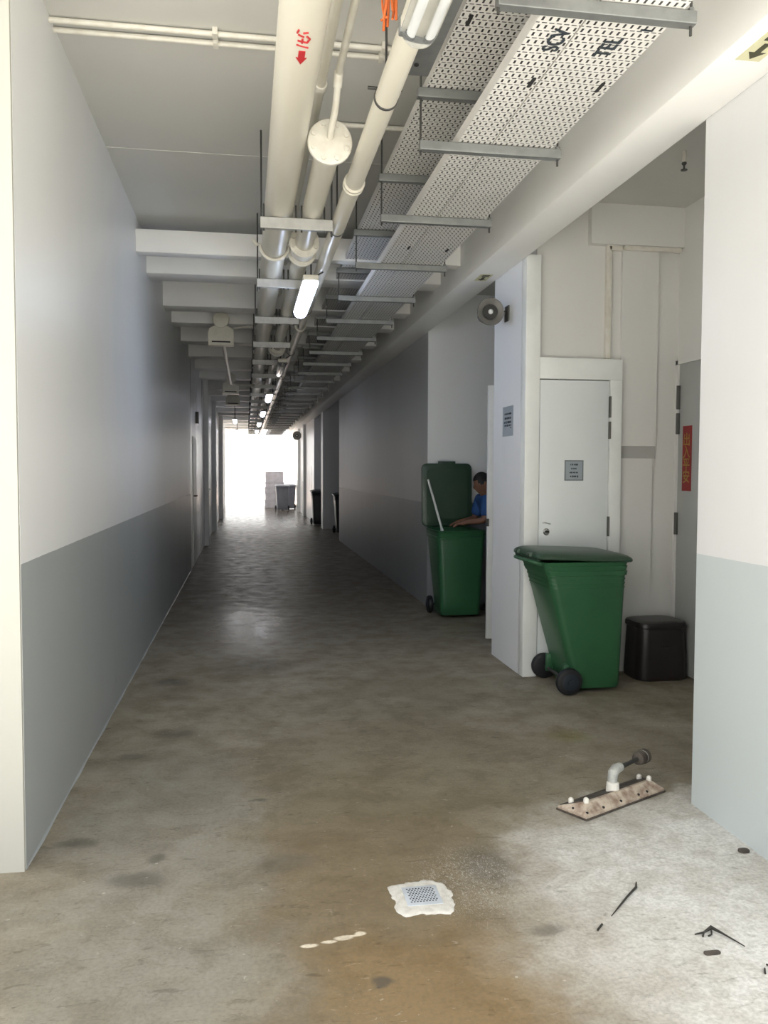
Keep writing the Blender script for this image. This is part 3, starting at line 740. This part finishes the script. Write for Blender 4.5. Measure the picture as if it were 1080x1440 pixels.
# stacked boxes at the exit
for k, (z0, h, w) in enumerate(((0, .33, .40), (.33, .30, .39), (.63, .22, .40), (.85, .22, .385), (1.07, .44, .37))):
    t = root('crate', ('lowest', 'second from the floor', 'middle', 'second from the top', 'topmost and tallest')[k]+' crate in the pale stack at the bright exit', 'crate', (1.17+.01*(k % 2), 35.4, z0), 'crates stacked at the exit')
    obj('crate_body', G().box(-w, w, -.3, .3, .004, h-.045, bev=.015), M['foam'], t)
    obj('crate_rim', G().box(-w-.012, w+.012, -.312, .312, h-.045, h, bev=.01), M['foam'], t)

# ------------------------------------------------------------------ discarded fitting on the floor
L = .285
t = root('discarded_fitting', 'rusty tray-shaped metal fitting with a bent pipe lying on the floor', 'fitting', (1.70, 3.64, 0), rz=math.radians(27))
g = G()
A = [(-L, -.085), (L, -.085), (L+.01, .075), (-L-.01, .075)]
top = [(-L+.05, -.042), (L-.05, -.042), (L-.05, -.030), (-L+.05, -.030)]
g.loft([[(x, y, .006) for x, y in A], [(x, y, .018) for x, y in A], [(x*.985, y*.93, .022) for x, y in A], [(x, y, .058) for x, y in top]])
obj('tray_shell', g, M['rust'], t, 20)
g = G(); e = .0015
bk = [(L+.004, .066, .0245), (-L-.004, .066, .0245), (-L+.052, -.028, .0578), (L-.052, -.028, .0578)]
g.loft([[Vector(p) for p in bk], [Vector(p)+Vector((0, e, e)) for p in bk]])
obj('dark_back_slope', g, M['grime'], t, 20)  # back slope darker than the rest of the shell
obj('underside_gasket', G().loft([[(x*1.015, y*1.06, .001) for x, y in A], [(x*1.015, y*1.06, .009) for x, y in A]]), M['grime'], t, 20)
for x, y in ((-L+.055, -.036), (-L+.035, .035), (L-.055, -.036), (L-.035, .035)):
    obj('white_knob', G().lathe([(.011, 0), (.013, .006), (.012, .020), (.006, .026)], (x, y, .034 if y > 0 else .052), (0, 0, 1), 12), M['cap_white'], t)['label'] = 'white knob'
for x, y in ((-L+.02, -.070), (-L+.13, -.072), (-.03, -.072), (.10, -.072), (L-.12, -.072), (L-.015, -.060), (-L+.01, .0)):
    obj('screw', G().lathe([(.007, 0), (.007, .006), (.003, .008)], (x, y, .024), (0, -.3, 1), 8), M['hole'], t)
obj('pipe_socket', G().lathe([(.030, 0), (.031, .012), (.029, .045), (.024, .048)], (-.005, -.005, .042), (.03, 0, 1), 18), M['cap_white'], t)['label'] = 'white pipe socket'
R0 = Matrix.Rotation(-math.radians(27), 4, 'Z')
def loc(v): return R0 @ (Vector(v)-Vector((1.70, 3.64, 0)))
el = [loc(p) for p in ((1.698, 3.637, .07), (1.700, 3.64, .105), (1.707, 3.648, .128), (1.728, 3.665, .140), (1.760, 3.69, .138))]
obj('elbow', G().tube(el, [.022, .023, .025, .024, .022], 14), M['pvc'], t)['label'] = 'grey bent pipe'
arm = [loc(p) for p in ((1.750, 3.682, .137), (1.84, 3.76, .128), (1.935, 3.84, .120))]
obj('arm', G().tube(arm, [.013, .010, .011], 10), M['steel_dark'], t)
d = (arm[-1]-arm[0]).normalized()
kn = obj('end_knob', G().lathe([(.014, -.03), (.030, -.02), (.034, .0), (.034, .028), (.030, .030), (.030, .036), (.036, .040), (.036, .066), (.024, .076)], arm[-1], d, 20), M['grime'], t)
obj('end_ring', G().lathe([(.0315, .029), (.0335, .030), (.0335, .036), (.0315, .037)], arm[-1], d, 20), M['pvc'], kn)

# floor drain set in white plaster
t = root('floor_drain', 'small grey drain grating set in a rough white plaster patch', 'drain', (.625, 2.895, 0))
pts = []
for k in range(72):
    a = 2*PI*k/72; c, s = math.cos(a), math.sin(a)
    r = 1/max(abs(c)/.104, abs(s)/.112); r = min(r, .132)*(1+.05*math.sin(5*a+1)+.035*math.sin(11*a)+.02*math.sin(23*a+2)+random.uniform(-.015, .015)); pts.append((c*r, s*r))
obj('plaster_patch', G().loft([[(x*1.04, y*1.04, .0005) for x, y in pts], [(x, y, .005) for x, y in pts], [(x*.9, y*.9, .007) for x, y in pts]]), M['plaster'], t, 80)
gp = obj('grating', G().box(-.065, .065, -.062, .072, .006, .0085, bev=.001), M['grate'], t)
g = G()
for i in range(9):
    for j in range(9):
        g.cyl((-.045+.0112*i+(.0056 if j % 2 else 0)-.002, -.042+.0115*j+.004, .0084), (-.045+.0112*i+(.0056 if j % 2 else 0)-.002, -.042+.0115*j+.004, .0090), .0036, 6)
obj('grating_holes', g, M['hole'], gp)

# twigs and scraps
g = G().tube([(1.445, 2.875, .005), (1.425, 2.835, .007), (1.36, 2.775, .006), (1.30, 2.715, .005), (1.25, 2.665, .004)], [.002, .0045, .004, .003, .0015], 6)
tag(obj('twig', g, M['twig'], base=(1.36, 2.775, 0)), 'longest dark twig lying on the whitened floor', 'twig')
g = G().tube([(1.195, 2.62, .004), (1.165, 2.588, .004)], .0035, 6)
tag(obj('twig', g, M['twig'], base=(1.18, 2.60, 0)), 'stub of twig below the longest dark twig', 'twig')
g = G().tube([(1.475, 2.51, .005), (1.51, 2.515, .006), (1.545, 2.53, .012), (1.565, 2.50, .008), (1.60, 2.42, .004)], [.002, .003, .007, .0035, .0015], 6)
g.tube([(1.545, 2.53, .01), (1.53, 2.50, .006), (1.515, 2.495, .004)], .003, 6).tube([(1.51, 2.515, .006), (1.495, 2.495, .004)], .003, 6)
tag(obj('dry_sprig', g, M['twig'], base=(1.545, 2.52, 0)), 'forked black sprig lying on the whitened floor', 'sprig')
g = G().loft([rrect(1.475, 2.405, .028, .010, .009, z, 3) for z in (.001, .006)])
tag(obj('dry_leaf', g, M['grime'], base=(1.475, 2.405, 0)), 'small dark dry leaf beside the forked black sprig', 'leaf')
g = G().tube([(1.605, 2.315, .006), (1.64, 2.27, .006), (1.69, 2.23, .004)], [.003, .005, .004], 6).tube([(1.59, 2.30, .004), (1.575, 2.275, .004)], .003, 6)
tag(obj('twig', g, M['twig'], base=(1.64, 2.27, 0)), 'short dark twig at the lower right edge of the floor', 'twig')
g = G().loft([rrect(2.0, 3.05, .022, .016, .012, z, 3) for z in (.001, .010)])
tag(obj('dry_leaf', g, M['grime'], base=(2.0, 3.05, 0)), 'dark scrap at the foot of the white column', 'leaf')

# ------------------------------------------------------------------ person behind the column
def skinned(name, chain, mat, parent, sub=2, rootv=0):
    """chain: {key: (co, radius or (rx, ry))}, edges"""
    vs, es = chain
    keys = list(vs); me = bpy.data.meshes.new(name)
    me.from_pydata([Vector(vs[k][0]) for k in keys], [(keys.index(a), keys.index(b)) for a, b in es], [])
    o = bpy.data.objects.new(name, me); COL.objects.link(o)
    o.modifiers.new('s', 'SKIN'); sv = me.skin_vertices[0].data
    for i, k in enumerate(keys):
        r = vs[k][1]; sv[i].radius = r if isinstance(r, tuple) else (r, r); sv[i].use_root = (i == rootv)
    s = o.modifiers.new('u', 'SUBSURF'); s.levels = s.render_levels = sub
    bpy.context.view_layer.update()
    m2 = bpy.data.meshes.new_from_object(o.evaluated_get(bpy.context.evaluated_depsgraph_get()))
    bpy.data.objects.remove(o); m2.materials.clear(); m2.materials.append(mat); m2.name = name
    for p in m2.polygons: p.use_smooth = True
    o = bpy.data.objects.new(name, m2); COL.objects.link(o); o.parent = parent; return o
PB = Vector((2.80, 8.86, 0))
per = root('person', 'person in a blue shirt bending over the open green bin behind the column', 'person', PB)
J = lambda x, y, z: (x-PB.x, y-PB.y, z)
V = {'pel': (J(2.80, 8.86, .88), (.095, .08)), 'wai': (J(2.745, 8.86, 1.02), (.095, .085)), 'che': (J(2.665, 8.86, 1.17), (.14, .115)), 'nk0': (J(2.60, 8.86, 1.285), .065), 'nk1': (J(2.58, 8.85, 1.33), .055), 'hd0': (J(2.57, 8.85, 1.375), .075)}
Ed = [('pel', 'wai'), ('wai', 'che'), ('che', 'nk0'), ('nk0', 'nk1'), ('nk1', 'hd0')]
for s, n in ((-1, 'a'), (1, 'b')):
    V['sh'+n] = (J(2.59, 8.86+s*.165, 1.225), .060); V['el'+n] = (J(2.53, 8.86+s*.20, 1.02), .042)
    V['wr'+n] = (J(2.365, 8.86+s*.10, 1.0), .028); V['pm'+n] = (J(2.30, 8.86+s*.08, .985), (.036, .018))
    V['hp'+n] = (J(2.80, 8.86+s*.095, .83), .092); V['kn'+n] = (J(2.755, 8.86+s*.11, .47), .058); V['an'+n] = (J(2.80, 8.86+s*.115, .09), .042); V['to'+n] = (J(2.66, 8.86+s*.13, .035), .035)
    Ed += [('che', 'sh'+n), ('sh'+n, 'el'+n), ('el'+n, 'wr'+n), ('wr'+n, 'pm'+n), ('pel', 'hp'+n), ('hp'+n, 'kn'+n), ('kn'+n, 'an'+n), ('an'+n, 'to'+n)]
    for k, (dy, l) in enumerate(((-.026, .052), (-.009, .062), (.009, .058), (.026, .046))):
        V['f%d%s' % (k, n)] = (J(2.272, 8.86+s*.08+dy, .98), .0095); V['g%d%s' % (k, n)] = (J(2.272-l*.55, 8.86+s*.08+dy*1.15, .970), .0085); V['h%d%s' % (k, n)] = (J(2.272-l, 8.86+s*.08+dy*1.2, .945), .0075)
        Ed += [('pm'+n, 'f%d%s' % (k, n)), ('f%d%s' % (k, n), 'g%d%s' % (k, n)), ('g%d%s' % (k, n), 'h%d%s' % (k, n))]
    V['t0'+n] = (J(2.32, 8.86+s*.08-s*.035, .975), .011); V['t1'+n] = (J(2.29, 8.86+s*.08-s*.055, .962), .009)
    Ed += [('pm'+n, 't0'+n), ('t0'+n, 't1'+n)]
body = skinned('body', (V, Ed), M['skin'], per)
# head: egg with brow, nose, lips, chin and ears, facing -x and down
bm = bmesh.new(); bm.from_mesh(body.data)
hb = bmesh.new(); bmesh.ops.create_uvsphere(hb, u_segments=32, v_segments=24, radius=1)
for v in hb.verts:
    x, y, z = v.co
    fx = -x                                        # front
    w = .076*(1-.16*max(0, -z)); d = .098; h = .122
    X = x*d; Yv = y*w; Z = z*h
    if fx > 0:
        X += .012*max(0, -z)*fx*-1*0 + .010*fx*(1 if z > -.2 else .6)*0
        nose = math.exp(-((y/.16)**2+((z+.12)/.20)**2)); X -= .020*nose*fx
        eye = math.exp(-(((abs(y)-.36)/.16)**2+((z-.08)/.12)**2)); X += .010*eye*fx
        lip = math.exp(-((y/.30)**2+((z+.48)/.09)**2)); X -= .008*lip*fx
        chin = math.exp(-((y/.35)**2+((z+.82)/.18)**2)); X -= .020*chin*fx
    v.co = (X, Yv, Z)
for s in (-1, 1):
    r = bmesh.ops.create_uvsphere(hb, u_segments=10, v_segments=8, radius=1)['verts']
    for v in r: v.co = Vector((v.co.x*.020+.008, s*.078+v.co.y*.009, v.co.z*.032-.004))
HC = Vector(J(2.560, 8.85, 1.418)); HM = Matrix.Translation(HC) @ Matrix.Rotation(math.radians(-18), 4, 'Y')
bmesh.ops.transform(hb, matrix=HM, verts=hb.verts)
tm = bpy.data.meshes.new('tmp'); hb.to_mesh(tm); hb.free(); bm.from_mesh(tm); bpy.data.meshes.remove(tm)
bm.to_mesh(body.data); bm.free()
for p in body.data.polygons: p.use_smooth = True
# hair cap
hb = G(); bmesh.ops.create_uvsphere(hb.bm, u_segments=28, v_segments=20, radius=1)
kill = [v for v in hb.bm.verts if v.co.z < -.25 + .55*max(0, -v.co.x) + .0 or (v.co.x < -.62 and v.co.z < .42)]
bmesh.ops.delete(hb.bm, geom=kill, context='VERTS')
for v in hb.bm.verts: v.co = Vector((v.co.x*.106, v.co.y*.084, v.co.z*.131))
hb.xf(HM); obj('hair', hb, M['hair'], per, 80)
def shell(keys, edges, grow, over={}):
    vs = {}
    for k in keys:
        c, r = V[k]; r = r if isinstance(r, tuple) else (r, r); vs[k] = (c, tuple(q+grow for q in r))
    vs.update(over); return vs, edges
V2, E2 = shell(['pel', 'wai', 'che', 'nk0', 'sha', 'shb'], [('pel', 'wai'), ('wai', 'che'), ('che', 'nk0'), ('che', 'sha'), ('che', 'shb'), ('sha', 'sla'), ('shb', 'slb')], .027,
               {'pel': (J(2.81, 8.86, .845), (.175, .165)), 'wai': (J(2.745, 8.86, 1.02), (.165, .150)), 'sla': (J(2.540, 8.86-.192, 1.045), .066), 'slb': (J(2.540, 8.86+.192, 1.045), .066)})
skinned('shirt', (V2, E2), M['shirt'], per)
V3, E3 = shell(['pel', 'hpa', 'hpb', 'kna', 'knb'], [('pel', 'hpa'), ('pel', 'hpb'), ('hpa', 'kna'), ('hpb', 'knb'), ('kna', 'ca'), ('knb', 'cb'), ('wt', 'pel')], .014,
               {'pel': (J(2.80, 8.86, .88), (.145, .13)), 'wt': (J(2.765, 8.86, .985), (.147, .130)), 'ca': (J(2.795, 8.86-.115, .12), .062), 'cb': (J(2.795, 8.86+.115, .12), .062)})
skinned('trousers', (V3, E3), M['trousers'], per)
for s in (-1, 1):
    g = G().loft([rrect(2.725-PB.x, s*.125, .135, .052, .045, 0, 4), rrect(2.725-PB.x, s*.125, .138, .055, .045, .02, 4), rrect(2.735-PB.x, s*.125, .120, .050, .045, .06, 4), rrect(2.775-PB.x, s*.12, .07, .045, .04, .10, 4)])
    obj('shoe', g, M['shoe'], per)

# ------------------------------------------------------------------ camera
F, YAW, PIT, ROL = 1172., .1640, -.0490, .0033
f = Vector((math.sin(YAW)*math.cos(PIT), math.cos(YAW)*math.cos(PIT), math.sin(PIT)))
r = Vector((math.cos(YAW), -math.sin(YAW), 0)); u = r.cross(f)
r, u = r*math.cos(ROL)+u*math.sin(ROL), u*math.cos(ROL)-r*math.sin(ROL)
cam = bpy.data.cameras.new('camera'); co = bpy.data.objects.new('camera', cam); COL.objects.link(co)
cam.sensor_fit = 'VERTICAL'; cam.sensor_height = 36; cam.lens = F/1440*36; cam.clip_end = 300
m = Matrix((r, u, -f)).transposed().to_4x4(); m.translation = (0, 0, 1.55); co.matrix_world = m
scn.camera = co

# ------------------------------------------------------------------ light
w = bpy.data.worlds.new('overcast_sky'); scn.world = w; w.use_nodes = True
nt = w.node_tree; bg = nt.nodes['Background']
tc = nt.nodes.new('ShaderNodeTexCoord'); sp = nt.nodes.new('ShaderNodeSeparateXYZ'); mr = nt.nodes.new('ShaderNodeMapRange'); mx = nt.nodes.new('ShaderNodeMix'); mx.data_type = 'RGBA'
nt.links.new(tc.outputs['Generated'], sp.inputs[0]); nt.links.new(sp.outputs[2], mr.inputs[0]); nt.links.new(mr.outputs[0], mx.inputs[0])
mx.inputs[6].default_value = (1, .975, .935, 1); mx.inputs[7].default_value = (.86, .93, 1, 1)
nt.links.new(mx.outputs[2], bg.inputs[0]); bg.inputs[1].default_value = 2.3
sd = bpy.data.lights.new('sun', 'SUN'); sd.energy = 16.0; sd.angle = math.radians(3); sd.color = (1, .97, .90)
so = bpy.data.objects.new('sun', sd); COL.objects.link(so)
so.rotation_euler = Vector((-.12, .40, -1)).to_track_quat('-Z', 'Y').to_euler()

vs = scn.view_settings
scn.display_settings.display_device = 'sRGB'
vs.view_transform = 'Standard'; vs.look = 'None'; vs.gamma = 1; vs.exposure = .14; vs.use_curve_mapping = False
scn.cycles.use_denoising = True
scn.cycles.max_bounces = 10; scn.cycles.diffuse_bounces = 6; scn.cycles.glossy_bounces = 4
scn.cycles.sample_clamp_indirect = 8
